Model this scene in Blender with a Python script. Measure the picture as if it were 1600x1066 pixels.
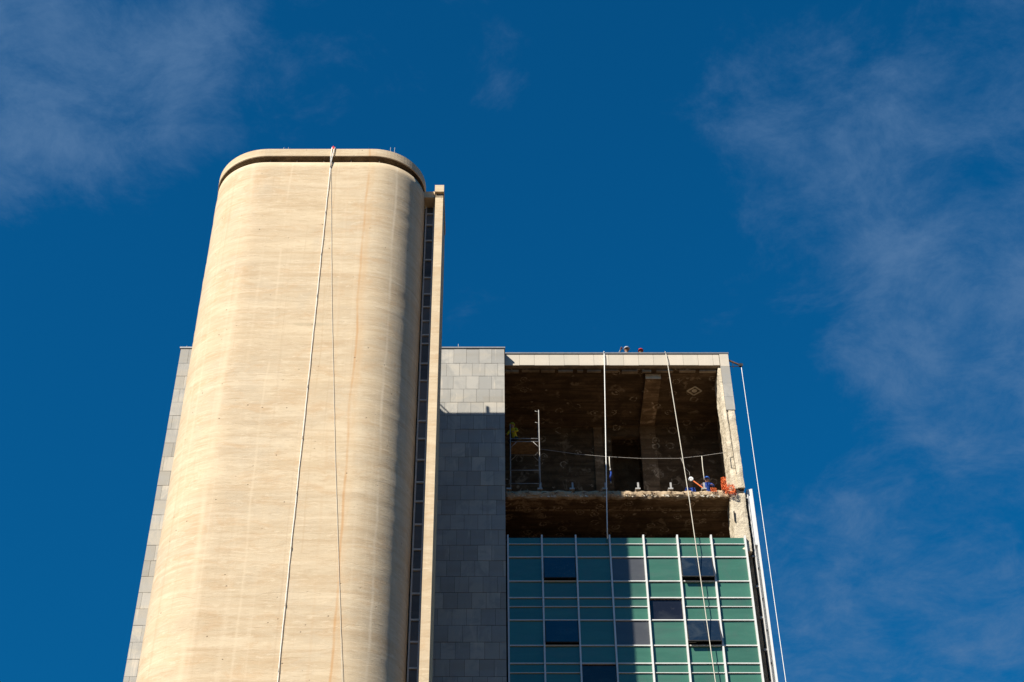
import bpy, bmesh, math, random
from mathutils import Vector, Matrix, noise
R = math.radians
random.seed(7)
for o in list(bpy.data.objects): bpy.data.objects.remove(o)
scene = bpy.context.scene
C = scene.collection

# ------------------------------------------------------------------ camera
F_PX, PITCH, CX, CY, EYE = 2331.0, R(40), 768.0, 533.0, 1.6
cam_d = bpy.data.cameras.new('camera'); cam = bpy.data.objects.new('camera', cam_d); C.objects.link(cam)
cam.location = (0, 0, EYE); cam.rotation_euler = (R(90) + PITCH, 0, 0)
cam_d.sensor_width = 36; cam_d.lens = F_PX / 1600 * 36
cam_d.shift_x = 32 / 1600; cam_d.clip_start = .1; cam_d.clip_end = 20000
scene.camera = cam
def ray(px, py):
    u = (px - CX) / F_PX; v = (CY - py) / F_PX
    return Vector((u, math.cos(PITCH) - v * math.sin(PITCH), math.sin(PITCH) + v * math.cos(PITCH)))
def at(px, py, y):                       # point of the place seen at a pixel, standing at depth y
    d = ray(px, py); d = d * (y / d.y); return Vector((d.x, y, EYE + d.z))

# ------------------------------------------------------------------ sun, sky, exposure
SUN_AZ, SUN_EL = R(40.5), R(37)            # behind the camera, to the left
S = Vector((-math.sin(SUN_AZ) * math.cos(SUN_EL), -math.cos(SUN_AZ) * math.cos(SUN_EL), math.sin(SUN_EL)))
sl = bpy.data.lights.new('sun', 'SUN'); sl.energy = 5.0; sl.angle = R(.5); sl.color = (1, .93, .80)
so = bpy.data.objects.new('sun', sl); C.objects.link(so); so.rotation_euler = S.to_track_quat('Z', 'Y').to_euler()
so.location = (-30, -30, 80)
scene.view_settings.view_transform = 'Standard'; scene.view_settings.look = 'None'
scene.view_settings.exposure = 0.62; scene.view_settings.gamma = 1

w = bpy.data.worlds.new('World'); scene.world = w; w.use_nodes = True
nt = w.node_tree; nt.nodes.clear()
def wn(t, **k):
    n = nt.nodes.new(t)
    for a, b in k.items(): setattr(n, a, b)
    return n
def wmath(op, a, b=None, clamp=False):
    n = wn('ShaderNodeMath', operation=op, use_clamp=clamp)
    for i, v in enumerate((a, b)):
        if v is None: continue
        if isinstance(v, (int, float)): n.inputs[i].default_value = v
        else: nt.links.new(v, n.inputs[i])
    return n.outputs[0]
sky = wn('ShaderNodeTexSky', sky_type='NISHITA', sun_disc=False)
sky.sun_elevation = SUN_EL; sky.sun_rotation = R(180) + SUN_AZ
sky.altitude = 1100; sky.air_density = 1.0; sky.dust_density = 0.0; sky.ozone_density = 3.0
tint = wn('ShaderNodeMix', data_type='RGBA', blend_type='MULTIPLY'); tint.inputs[0].default_value = 1
flat = wn('ShaderNodeMapRange', interpolation_type='SMOOTHSTEP'); flat_in = flat.inputs
flat_in[1].default_value = -.1; flat_in[2].default_value = .75; flat_in[3].default_value = .40; flat_in[4].default_value = 1.0
evn = wn('ShaderNodeMix', data_type='RGBA', blend_type='MULTIPLY'); evn.inputs[0].default_value = 1
nt.links.new(sky.outputs[0], evn.inputs[6]); nt.links.new(flat.outputs[0], evn.inputs[7])
nt.links.new(evn.outputs[2], tint.inputs[6]); tint.inputs[7].default_value = (.03, .78, 1.15, 1)
tc = wn('ShaderNodeTexCoord')
dirv = wn('ShaderNodeVectorMath', operation='NORMALIZE'); nt.links.new(tc.outputs['Generated'], dirv.inputs[0])
sep = wn('ShaderNodeSeparateXYZ'); nt.links.new(dirv.outputs[0], sep.inputs[0])
nt.links.new(sep.outputs[2], flat_in[0])          # deep, even blue down towards the horizon
zz = wmath('ADD', wmath('MAXIMUM', sep.outputs[2], 0.0), .12)
pl = wn('ShaderNodeCombineXYZ')
nt.links.new(wmath('DIVIDE', sep.outputs[0], zz), pl.inputs[0]); nt.links.new(wmath('DIVIDE', sep.outputs[1], zz), pl.inputs[1])
def wnoise(scale, detail, rough, dist, off):
    mp = wn('ShaderNodeMapping'); nt.links.new(pl.outputs[0], mp.inputs[0]); mp.inputs['Location'].default_value = off
    n = wn('ShaderNodeTexNoise'); n.inputs['Scale'].default_value = scale; n.inputs['Detail'].default_value = detail
    n.inputs['Roughness'].default_value = rough; n.inputs['Distortion'].default_value = dist
    nt.links.new(mp.outputs[0], n.inputs['Vector']); return n.outputs[0]
n_big = wnoise(2.2, 5, .55, .4, (3.1, 1.7, 0)); n_fine = wnoise(12, 12, .70, .35, (0, 5, 0)); n_mid = wnoise(5.0, 10, .64, .6, (8, 2, 0))
acc = wmath('ADD', wmath('MULTIPLY', n_big, .45), wmath('ADD', wmath('MULTIPLY', n_fine, .85), wmath('MULTIPLY', n_mid, .62)))
# where thin cloud drifts in this part of the sky (centre pixel, radius px, weight)
for px, py, rad, wt in [(120, 60, 340, .27), (330, 120, 170, .16), (40, 160, 180, .18), (0, 350, 90, .10), (785, 110, 90, .24), (500, 130, 90, .09),
                        (1250, 190, 260, .15), (1500, 250, 330, .18), (1340, 480, 180, .14), (1560, 560, 280, .23), (1450, 980, 330, .25), (1150, 330, 170, .10),
                        (150, 700, 420, -.45), (900, 330, 300, -.12), (1200, 640, 150, -.18), (960, 30, 220, -.12), (150, 960, 60, .12)]:
    d = ray(px, py).normalized(); c = math.cos(rad / F_PX)
    dp = wn('ShaderNodeVectorMath', operation='DOT_PRODUCT'); nt.links.new(dirv.outputs[0], dp.inputs[0]); dp.inputs[1].default_value = d
    mr = wn('ShaderNodeMapRange', interpolation_type='SMOOTHSTEP'); nt.links.new(dp.outputs['Value'], mr.inputs[0])
    mr.inputs[1].default_value = c; mr.inputs[2].default_value = 1.0
    acc = wmath('ADD', acc, wmath('MULTIPLY', mr.outputs[0], wt))
cm = wn('ShaderNodeMapRange', interpolation_type='SMOOTHSTEP'); nt.links.new(acc, cm.inputs[0])
cm.inputs[1].default_value = .985; cm.inputs[2].default_value = 1.62; cm.inputs[3].default_value = 0; cm.inputs[4].default_value = 1
cmix = wn('ShaderNodeMix', data_type='RGBA', blend_type='MIX'); nt.links.new(wmath('MULTIPLY', cm.outputs[0], .88), cmix.inputs[0])
nt.links.new(tint.outputs[2], cmix.inputs[6]); cmix.inputs[7].default_value = (.95, 1.95, 3.65, 1)
bg = wn('ShaderNodeBackground'); bg.inputs[1].default_value = .069
nt.links.new(cmix.outputs[2], bg.inputs[0])
wo = wn('ShaderNodeOutputWorld'); nt.links.new(bg.outputs[0], wo.inputs[0])

# ------------------------------------------------------------------ mesh helpers
class MB:
    def __init__(s): s.v = []; s.f = []; s.m = []
    def box(s, x0, x1, y0, y1, z0, z1, mi=0):
        b = len(s.v)
        s.v += [(x, y, z) for z in (z0, z1) for y in (y0, y1) for x in (x0, x1)]
        for q in ((0,2,3,1),(4,5,7,6),(0,1,5,4),(2,6,7,3),(0,4,6,2),(1,3,7,5)): s.f.append([b+i for i in q]); s.m.append(mi)
        return s
    def obox(s, a, b_, w, h, up=(0,0,1)):        # box along a segment
        a, b_ = Vector(a), Vector(b_); d = (b_-a).normalized(); up = Vector(up)
        if abs(d.dot(up)) > .98: up = Vector((0,1,0))
        r = d.cross(up).normalized(); u = r.cross(d)
        k = len(s.v)
        for p in (a, b_):
            for i, j in ((-1,-1),(1,-1),(1,1),(-1,1)): s.v.append(tuple(p + r*i*w/2 + u*j*h/2))
        for q in ((3,2,1,0),(4,5,6,7),(0,1,5,4),(1,2,6,5),(2,3,7,6),(3,0,4,7)): s.f.append([k+i for i in q]); s.m.append(0)
        return s
    def tube(s, pts, r, n=8, cap=True):
        pts = [Vector(p) for p in pts]; k = len(s.v); L = len(pts)
        for i, p in enumerate(pts):
            d = (pts[min(i+1, L-1)] - pts[max(i-1, 0)]).normalized()
            up = Vector((0,1,0)) if abs(d.z) > .7 else Vector((0,0,1))
            a = d.cross(up).normalized(); b = a.cross(d); rr = r[i] if isinstance(r, (list, tuple)) else r
            for j in range(n):
                t = 2*math.pi*j/n; s.v.append(tuple(p + a*math.cos(t)*rr + b*math.sin(t)*rr))
        for i in range(L-1):
            for j in range(n):
                s.f.append([k+i*n+j, k+i*n+(j+1)%n, k+(i+1)*n+(j+1)%n, k+(i+1)*n+j]); s.m.append(0)
        if cap:
            s.f.append([k+j for j in range(n)][::-1]); s.m.append(0); s.f.append([k+(L-1)*n+j for j in range(n)]); s.m.append(0)
        return s
    def lathe(s, c, prof, n=20, axis='z'):
        k = len(s.v); c = Vector(c)
        for r, h in prof:
            for j in range(n):
                t = 2*math.pi*j/n
                p = Vector((math.cos(t)*r, math.sin(t)*r, h))
                if axis == 'y': p = Vector((p.x, p.z, p.y))
                s.v.append(tuple(c+p))
        for i in range(len(prof)-1):
            for j in range(n):
                s.f.append([k+i*n+j, k+i*n+(j+1)%n, k+(i+1)*n+(j+1)%n, k+(i+1)*n+j]); s.m.append(0)
        return s
    def mesh(s, name):
        me = bpy.data.meshes.new(name); me.from_pydata([tuple(v) for v in s.v], [], s.f); me.update(); return me
    def build(s, name, mat, parent=None, smooth=False):
        me = s.mesh(name)
        mats = mat if isinstance(mat, (list, tuple)) else [mat]
        for m in mats: me.materials.append(m)
        if len(mats) > 1: me.polygons.foreach_set('material_index', s.m)
        bm = bmesh.new(); bm.from_mesh(me); bmesh.ops.recalc_face_normals(bm, faces=bm.faces); bm.to_mesh(me); bm.free()
        if smooth: me.polygons.foreach_set('use_smooth', [True]*len(me.polygons))
        o = bpy.data.objects.new(name, me); C.objects.link(o)
        if parent: o.parent = parent; o.matrix_parent_inverse = parent.matrix_world.inverted()
        return o
def empty(name, loc=(0,0,0)):
    o = bpy.data.objects.new(name, None); C.objects.link(o); o.location = loc
    o.matrix_world = Matrix.Translation(loc); return o
def tag(o, label=None, cat=None, group=None, kind=None):
    if label: o['label'] = label
    if cat: o['category'] = cat
    if group: o['group'] = group
    if kind: o['kind'] = kind
    return o
def inst(mesh_obj, name, loc, parent, scale=None):   # another piece sharing mesh data
    o = bpy.data.objects.new(name, mesh_obj.data); C.objects.link(o)
    o.parent = parent; o.matrix_parent_inverse = parent.matrix_world.inverted(); o.location = loc
    if scale: o.scale = scale
    return o

# ------------------------------------------------------------------ materials
class NM:
    def __init__(s, name, rough=.8, spec=.3, metal=0):
        s.mat = bpy.data.materials.new(name); s.mat.use_nodes = True; s.t = s.mat.node_tree
        s.p = s.t.nodes['Principled BSDF']; s.p.inputs['Roughness'].default_value = rough
        s.p.inputs['Specular IOR Level'].default_value = spec; s.p.inputs['Metallic'].default_value = metal
        tcn = s.t.nodes.new('ShaderNodeTexCoord'); s.co = tcn.outputs['Object']
        g = s.t.nodes.new('ShaderNodeNewGeometry'); s.pos = g.outputs['Position']; s.rnd = None
    def n(s, t, **k):
        x = s.t.nodes.new(t)
        for a, b in k.items(): setattr(x, a, b)
        return x
    def l(s, a, b): s.t.links.new(a, b)
    def map(s, scale, loc=(0,0,0)):
        m = s.n('ShaderNodeMapping'); s.l(s.pos, m.inputs[0]); m.inputs['Scale'].default_value = scale; m.inputs['Location'].default_value = loc
        return m.outputs[0]
    def noise(s, scale=1, detail=6, rough=.6, dist=0, vec=None):
        x = s.n('ShaderNodeTexNoise'); x.inputs['Scale'].default_value = scale; x.inputs['Detail'].default_value = detail
        x.inputs['Roughness'].default_value = rough; x.inputs['Distortion'].default_value = dist
        s.l(vec if vec is not None else s.pos, x.inputs['Vector']); return x.outputs[0]
    def ramp(s, f, stops):
        r = s.n('ShaderNodeValToRGB'); s.l(f, r.inputs[0]); e = r.color_ramp.elements
        while len(e) < len(stops): e.new(.5)
        for i, (p, c) in enumerate(stops):
            e[i].position = p; e[i].color = (*c, 1) if len(c) == 3 else c
        return r.outputs[0]
    def fr(s, f, a, b, c=0., d=1.):
        m = s.n('ShaderNodeMapRange', interpolation_type='SMOOTHSTEP'); s.l(f, m.inputs[0])
        for i, v in enumerate((a, b, c, d)): m.inputs[i+1].default_value = v
        return m.outputs[0]
    def mth(s, op, a, b=None, c=None):
        m = s.n('ShaderNodeMath', operation=op)
        for i, v in enumerate((a, b, c)):
            if v is None: continue
            if isinstance(v, (int, float)): m.inputs[i].default_value = v
            else: s.l(v, m.inputs[i])
        return m.outputs[0]
    def mix(s, f, a, b, mode='MIX'):
        m = s.n('ShaderNodeMix', data_type='RGBA', blend_type=mode)
        for i, v in ((0, f), (6, a), (7, b)):
            if isinstance(v, (int, float)): m.inputs[i].default_value = v
            elif isinstance(v, tuple): m.inputs[i].default_value = (*v, 1)
            else: s.l(v, m.inputs[i])
        return m.outputs[2]
    def xyz(s):
        q = s.n('ShaderNodeSeparateXYZ'); s.l(s.pos, q.inputs[0]); return q.outputs
    def objrnd(s):
        return s.n('ShaderNodeObjectInfo').outputs['Random']
    def col(s, c):
        if isinstance(c, tuple): s.p.inputs['Base Color'].default_value = (*c, 1)
        else: s.l(c, s.p.inputs['Base Color'])
    def bump(s, h, strength, dist=.02):
        b = s.n('ShaderNodeBump'); b.inputs['Strength'].default_value = strength; b.inputs['Distance'].default_value = dist
        s.l(h, b.inputs['Height']); s.l(b.outputs[0], s.p.inputs['Normal'])

def plain(name, c, rough=.6, spec=.3, metal=0, var=.12, scale=6):
    m = NM(name, rough, spec, metal); f = m.noise(scale, 5)
    m.col(m.mix(m.fr(f, .3, .7), tuple(x*(1-var) for x in c), tuple(min(1, x*(1+var)) for x in c))); return m.mat

WATERZ = at(505, 507, 45.4).z
def m_tower():
    m = NM('slipformed_concrete', .9, .15)
    x, y, z = m.xyz()
    st = m.noise(1, 7, .65, .3, m.map((.30, .30, 1.7)))            # lifts of slightly different mix
    c = m.mix(m.fr(st, .28, .72), (.545, .425, .282), (.655, .535, .375))
    bd = m.noise(1, 2, .5, 0, m.map((.03, .03, .75), (1, 1, 4))); c = m.mix(m.mth('MULTIPLY', m.fr(bd, .42, .60), .35), c, (.50, .40, .28))
    bl = m.noise(.45, 7, .65, .3); c = m.mix(m.mth('MULTIPLY', m.fr(bl, .46, .70), .50), c, (.50, .42, .315))
    bl2 = m.noise(1, 7, .7, .8, m.map((.6, .6, 1.2), (5, 5, 9))); c = m.mix(m.mth('MULTIPLY', m.fr(bl2, .50, .68), .55), c, (.53, .36, .21))
    b3 = m.noise(1, 7, .68, .5, m.map((.22, .22, 3.2), (6, 2, 7))); c = m.mix(m.mth('MULTIPLY', m.fr(b3, .49, .66), .55), c, (.475, .345, .215))
    b4 = m.noise(1, 6, .66, .4, m.map((.30, .30, 5.5), (2, 9, 3))); c = m.mix(m.mth('MULTIPLY', m.fr(b4, .52, .66), .34), c, (.72, .60, .44))
    # grain: small flat flecks, dark and pale
    g1 = m.noise(1, 9, .78, .3, m.map((1.6, 1.6, 9.0), (7, 1, 1))); c = m.mix(m.mth('MULTIPLY', m.fr(g1, .50, .66), .52), c, (.45, .335, .215))
    g2 = m.noise(1, 8, .75, .3, m.map((2.0, 2.0, 7.0), (1, 8, 5))); c = m.mix(m.mth('MULTIPLY', m.fr(g2, .53, .66), .45), c, (.72, .61, .45))
    vt = m.noise(1, 4, .6, .1, m.map((3.2, 3.2, .04), (1, 7, 3))); c = m.mix(m.mth('MULTIPLY', m.fr(vt, .54, .72), .24), c, (.70, .58, .42))
    vt2 = m.noise(1, 5, .65, .1, m.map((5, 5, .06), (9, 2, 3))); c = m.mix(m.mth('MULTIPLY', m.fr(vt2, .56, .72), .34), c, (.46, .34, .22))
    # uneven pour lines about every 1.2 m
    zw = m.mth('ADD', z, m.mth('MULTIPLY', m.noise(1, 5, .6, .5, m.map((.5, .5, .3))), .7))
    pl_ = m.mth('PINGPONG', zw, .62); lk = m.mth('MULTIPLY', m.fr(pl_, 0, .022, 1, 0), m.fr(m.noise(1, 5, .7, .3, m.map((.7, .7, .9), (3, 3, 3))), .46, .60))
    c = m.mix(m.mth('MULTIPLY', lk, .28), c, (.38, .28, .18))
    # rust run down the face, pale drips, one grey water mark
    wob = m.noise(1, 3, .5, 0, m.map((.3, .3, .25))); xr = m.mth('ADD', x, m.mth('MULTIPLY', wob, .35))
    for x0, wd, colr, k in ((-5.22, .05, (.49, .255, .10), .65), (-5.08, .16, (.54, .36, .20), .40), (-10.3, .12, (.72, .60, .43), .35), (-6.0, .06, (.50, .34, .2), .22), (-4.02, .05, (.74, .62, .46), .6), (-8.6, .05, (.68, .56, .40), .4), (-6.6, .03, (.46, .33, .2), .3)):
        d = m.mth('ABSOLUTE', m.mth('SUBTRACT', xr, x0)); g = m.fr(d, 0, wd*1.6, 1, 0)
        brk = m.fr(m.noise(1, 4, .6, 0, m.map((1, 1, .35), (x0, 0, 0))), .34, .6)
        c = m.mix(m.mth('MULTIPLY', m.mth('MULTIPLY', g, brk), k), c, colr)
    wx = m.mth('DIVIDE', m.mth('SUBTRACT', x, -7.2), 1.15); wz = m.mth('DIVIDE', m.mth('SUBTRACT', z, WATERZ), .13)
    wm = m.fr(m.mth('ADD', m.mth('ADD', m.mth('MULTIPLY', wx, wx), m.mth('MULTIPLY', wz, wz)), m.mth('MULTIPLY', m.noise(3, 6, .7), 1.2)), .5, 1.5, 1, 0)
    c = m.mix(m.mth('MULTIPLY', wm, .45), c, (.34, .28, .19))
    # blow holes and tie holes
    pit = m.n('ShaderNodeTexVoronoi'); m.l(m.map((1.5, 1.5, 1.9)), pit.inputs['Vector']); pit.inputs['Scale'].default_value = 1.7
    pk = m.mth('MULTIPLY', m.fr(pit.outputs['Distance'], .05, .10, 1, 0), m.fr(m.noise(.8, 4), .49, .56))
    c = m.mix(m.mth('MULTIPLY', pk, .75), c, (.20, .14, .09))
    m.col(c)
    h = m.mth('ADD', m.mth('ADD', m.mth('MULTIPLY', g1, 1.0), m.mth('MULTIPLY', m.noise(26, 4, .7), .3)), m.mth('ADD', m.mth('MULTIPLY', pk, -1.5), m.mth('MULTIPLY', lk, -.3)))
    m.bump(h, .5, .03); return m.mat

def m_stone(name, a, b, dark=.5):
    m = NM(name, .75, .2); r = m.objrnd()
    base = m.mix(r, a, b)
    rw = m.noise(1, 2, .5, 0, m.map((.10, .10, 1.15), (3, 3, 6.3))); base = m.mix(m.mth('MULTIPLY', m.fr(rw, .42, .60), .55*dark), base, (.36, .365, .365))
    f = m.noise(1.1, 8, .68, .8); base = m.mix(m.mth('MULTIPLY', m.fr(f, .44, .66), dark), base, (.32, .315, .30))
    f2 = m.noise(14, 5, .6); base = m.mix(m.mth('MULTIPLY', m.fr(f2, .45, .75), .22), base, (.40, .37, .32))
    run = m.noise(1, 5, .6, 0, m.map((4.5, 4.5, .3))); base = m.mix(m.mth('MULTIPLY', m.fr(run, .54, .72), .45*dark+.05), base, (.29, .28, .26))
    pale = m.noise(1, 5, .6, 0, m.map((3.5, 3.5, .5), (8, 8, 1))); base = m.mix(m.mth('MULTIPLY', m.fr(pale, .58, .72), .5), base, (.62, .55, .46))
    m.col(base); m.bump(f2, .15, .01); return m.mat

def m_rough(name, a, b, stain=(.16, .12, .08), k=.5, bump=.8):
    m = NM(name, .95, .1)
    f = m.noise(1.6, 8, .68, .4); c = m.mix(m.fr(f, .35, .68), a, b)
    f2 = m.noise(.9, 6, .65, .8, m.map((1, 1, .6), (4, 4, 4))); c = m.mix(m.mth('MULTIPLY', m.fr(f2, .52, .68), k), c, stain)
    f3 = m.noise(11, 6, .7); c = m.mix(m.mth('MULTIPLY', m.fr(f3, .55, .75), .5), c, stain)
    m.col(c); m.bump(m.mth('ADD', f3, m.mth('MULTIPLY', f, 1.5)), bump, .05); return m.mat

def m_soffit(name, horiz=False, dens=.5, gain=1.0):
    # stripped ceiling: board marks, dirt, rings of old tile adhesive
    m = NM(name, .95, .1)
    brd = m.noise(1, 5, .65, .2, m.map((.35, 4.5, 4.5)))
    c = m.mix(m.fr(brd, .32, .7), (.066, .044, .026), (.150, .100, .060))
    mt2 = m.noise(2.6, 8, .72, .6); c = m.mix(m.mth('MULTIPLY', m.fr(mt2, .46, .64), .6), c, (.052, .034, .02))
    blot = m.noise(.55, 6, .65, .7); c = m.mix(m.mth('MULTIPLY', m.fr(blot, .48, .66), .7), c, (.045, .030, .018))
    x, y, z = m.xyz()
    cv = m.n('ShaderNodeCombineXYZ'); m.l(x, cv.inputs[0]); m.l(m.mth('ADD', y, m.mth('MULTIPLY', z, -1.0)), cv.inputs[1])
    wv = m.n('ShaderNodeTexNoise'); wv.inputs['Scale'].default_value = 4.0; m.l(m.pos, wv.inputs['Vector'])
    wob = m.n('ShaderNodeVectorMath', operation='MULTIPLY_ADD'); m.l(wv.outputs['Color'], wob.inputs[0]); wob.inputs[1].default_value = (.22, .22, .22); m.l(cv.outputs[0], wob.inputs[2])
    vo = m.n('ShaderNodeTexVoronoi', voronoi_dimensions='2D'); m.l(wob.outputs[0], vo.inputs['Vector']); vo.inputs['Scale'].default_value = 1.05
    ring = m.mth('MULTIPLY', m.fr(vo.outputs['Distance'], .13, .17), m.fr(vo.outputs['Distance'], .19, .24, 1, 0))
    dab = m.fr(vo.outputs['Distance'], .05, .10, 1, 0)
    sc = m.n('ShaderNodeSeparateColor'); m.l(vo.outputs['Color'], sc.inputs[0])
    on = m.fr(sc.outputs[0], dens, dens+.03); on2 = m.fr(sc.outputs[1], dens, dens+.03)
    brk = m.fr(m.noise(7, 4, .7), .42, .58)
    k = m.mth('MULTIPLY', m.mth('ADD', m.mth('MULTIPLY', ring, on), m.mth('MULTIPLY', dab, on2)), brk)
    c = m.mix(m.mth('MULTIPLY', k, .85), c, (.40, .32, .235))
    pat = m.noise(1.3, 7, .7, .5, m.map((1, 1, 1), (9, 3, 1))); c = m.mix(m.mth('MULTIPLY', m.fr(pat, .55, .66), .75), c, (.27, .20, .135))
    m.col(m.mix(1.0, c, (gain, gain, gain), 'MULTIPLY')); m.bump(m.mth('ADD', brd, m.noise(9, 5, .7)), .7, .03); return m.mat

def m_glass(name, c, rough, spec, var=.1, coat=0.):
    m = NM(name, rough, spec); r = m.objrnd()
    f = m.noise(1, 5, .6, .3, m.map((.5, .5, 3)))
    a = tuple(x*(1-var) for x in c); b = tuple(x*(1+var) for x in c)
    cc = m.mix(r, a, b); cloud_refl = m.noise(.8, 5, .6, .8, m.map((1, 1, 1.5), (5, 0, 2))); cc = m.mix(m.mth('MULTIPLY', m.fr(cloud_refl, .45, .68), .22), cc, (.10, .115, .11)); cc = m.mix(m.mth('MULTIPLY', m.fr(f, .35, .75), .20), cc, tuple(min(1, x*1.7+.015) for x in c))  # large grey blotches paint cloud reflections into the pane colour
    dirt = m.noise(5, 6, .7); cc = m.mix(m.mth('MULTIPLY', m.fr(dirt, .55, .8), .07), cc, (.3, .3, .28))
    m.col(cc); m.p.inputs['IOR'].default_value = 1.52
    wv = m.noise(1.1, 2, .5, 0); m.bump(wv, .05, .02)
    return m.mat

M = dict(
    tower=m_tower(),
    stone=m_stone('grey_stone_cladding', (.29, .275, .247), (.51, .468, .40), .9),
    fascia_stone=m_stone('cream_stone_cladding', (.52, .47, .39), (.60, .53, .44), .14),
    joint=plain('dark_joint_mortar', (.045, .042, .04), .9, .1),
    rough=m_rough('stripped_concrete', (.52, .45, .34), (.70, .62, .49), (.26, .2, .13), .5),
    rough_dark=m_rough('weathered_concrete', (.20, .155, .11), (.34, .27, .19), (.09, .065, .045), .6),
    reveal=m_rough('shaded_concrete', (.085, .062, .042), (.15, .115, .08), (.045, .033, .024), .6),  # concrete with the shade of recesses put into its colour
    ledge=m_rough('broken_slab_edge', (.34, .25, .16), (.56, .43, .29), (.13, .09, .055), .7, 1.0),
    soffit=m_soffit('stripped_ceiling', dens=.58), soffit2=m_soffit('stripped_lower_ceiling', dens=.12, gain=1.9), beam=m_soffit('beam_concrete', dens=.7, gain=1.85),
    floor=plain('dusty_floor', (.33, .26, .19), .95, .1, 0, .3, 2),
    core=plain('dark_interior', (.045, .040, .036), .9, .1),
    white_alu=plain('white_aluminium', (.66, .67, .67), .42, .4, 0, .05),
    grey_alu=plain('grey_aluminium', (.60, .59, .57), .55, .3, 0, .07),
    coping=plain('zinc_coping', (.20, .205, .21), .5, .4, .4, .1),
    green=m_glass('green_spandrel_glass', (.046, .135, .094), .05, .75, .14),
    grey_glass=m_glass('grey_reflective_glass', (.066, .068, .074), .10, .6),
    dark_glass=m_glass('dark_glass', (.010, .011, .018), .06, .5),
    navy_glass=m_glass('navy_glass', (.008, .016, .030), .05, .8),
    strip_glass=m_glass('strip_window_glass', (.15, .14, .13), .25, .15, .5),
    rope_white=plain('white_rope', (.86, .85, .82), .85, .1, 0, .14, 30),
    rope_beige=plain('beige_rope', (.62, .58, .50), .85, .1, 0, .16, 30),
    rope_grey=plain('grey_rope', (.36, .34, .32), .85, .1, 0, .2, 30),
    steel=plain('galvanised_steel', (.36, .35, .34), .6, .3, .1, .15),
    dark_steel=plain('dark_steel', (.035, .033, .033), .6, .4, .3, .3),
    rust=plain('rusty_steel', (.12, .065, .04), .85, .2, .2, .35, 14),
    orange=plain('orange_plastic', (.86, .22, .07), .6, .3, 0, .15),
    red=plain('red_plastic', (.62, .035, .03), .35, .5, 0, .1),
    blue=plain('blue_plastic', (.03, .12, .48), .35, .5, 0, .1),
    bluecloth=plain('blue_cloth', (.025, .06, .26), .9, .1, 0, .25, 10),
    white=plain('white_plastic', (.82, .82, .80), .4, .4, 0, .05),
    yellow=plain('yellow_cloth', (.62, .46, .03), .9, .1, 0, .15, 8),
    lime=plain('lime_cloth', (.42, .48, .06), .9, .1, 0, .15, 8),
    greycloth=plain('grey_cloth', (.42, .43, .46), .9, .1, 0, .15, 8),
    darkcloth=plain('dark_cloth', (.04, .04, .05), .9, .1, 0, .2, 8),
    skin=plain('skin', (.36, .19, .12), .6, .3, 0, .1), black=plain('black_rubber', (.012, .012, .012), .7, .3),
    wood=plain('scaffold_plank', (.26, .18, .10), .85, .2, 0, .3, 5),
    pave=plain('red_earth', (.105, .062, .030), .9, .2, 0, .15, .3),
    frag=plain('pale_mortar', (.66, .60, .50), .9, .1, 0, .2, 9),
)

# ------------------------------------------------------------------ ground
g = MB(); g.v = [(-4000,-4000,0),(4000,-4000,0),(4000,4000,0),(-4000,4000,0)]; g.f = [[0,1,2,3]]; g.m = [0]
tag(g.build('ground', M['pave']), kind='structure')

# ------------------------------------------------------------------ concrete tower
TZ = 50.86
tower = empty('concrete_tower', (-7.7, 47.5, 0))
tag(tower, 'tall cream concrete tower with rounded corners and a capped top', 'tower')
RC, LC, RR, LR, YF, YB = -5.30, -9.88, 2.27, 2.55, 45.40, 50.15
def plan(off=0., seg=22):                     # outline from the left back corner round the front to the right
    p = []
    xl, xr = LC - LR - off, RC + RR + off
    p.append((xl, 47.98))
    for i in range(seg+1):
        t = math.pi/2 * (1 - i/seg); p.append((LC - math.sin(t)*(LR+off), YF+LR - math.cos(t)*(LR+off)))
    for i in range(1, 14): p.append((LC + (RC-LC)*i/14, YF-off))
    for i in range(seg+1):
        t = math.pi/2 * i/seg; p.append((RC + math.sin(t)*(RR+off), YF+RR - math.cos(t)*(RR+off)))
    p.append((xr, 47.98))
    q = [p[0]]
    for a in p[1:]:
        if (Vector(a)-Vector(q[-1])).length > 1e-4: q.append(a)
    return q
def loft(rings):                              # rings: list of (plan points, z)
    m = MB(); n = len(rings[0][0])
    for pts, z in rings:
        for x, y in pts: m.v.append((x, y, z))
    for i in range(len(rings)-1):
        for j in range(n-1): m.f.append([i*n+j, i*n+j+1, (i+1)*n+j+1, (i+1)*n+j]); m.m.append(0)
    return m, n
SLOT0, CAP0 = TZ-.86, TZ-.50
base = plan(); NP = len(base)
zs = [0, 8, 16, 22]; z = 22.
while z < SLOT0-.3: z += .16; zs.append(z)
zs[-1] = SLOT0
def nrm(j):
    a = Vector(base[max(j-1,0)]); b = Vector(base[min(j+1,NP-1)]); d = (b-a).normalized(); return Vector((d.y, -d.x))
NR = [nrm(j) for j in range(NP)]
rings = []
for z in zs:
    rr = []
    for j, (x, y) in enumerate(base):
        k = 0 if z < 22 or j in (0, NP-1) else .013*noise.noise((x*.22, y*.22, z*2.6)) + .008*noise.noise((x*1.1, y*1.1, z*4.))
        rr.append((x+NR[j].x*k, y+NR[j].y*k))
    rings.append((rr, z))
m, n = loft(rings)
k = len(m.v); m.v += [(x*1, y, SLOT0) for x, y in plan(-.55)]          # body rim turned inwards
top = (len(rings)-1)*n
for j in range(n-1): m.f.append([top+j, top+j+1, k+j+1, k+j]); m.m.append(0)
body = m.build('body', M['tower'], tower, smooth=True)
m, n = loft([(plan(-.30), SLOT0-.3), (plan(-.30), CAP0+.02)]); m.build('recess_wall', M['reveal'], tower, smooth=True)
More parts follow.
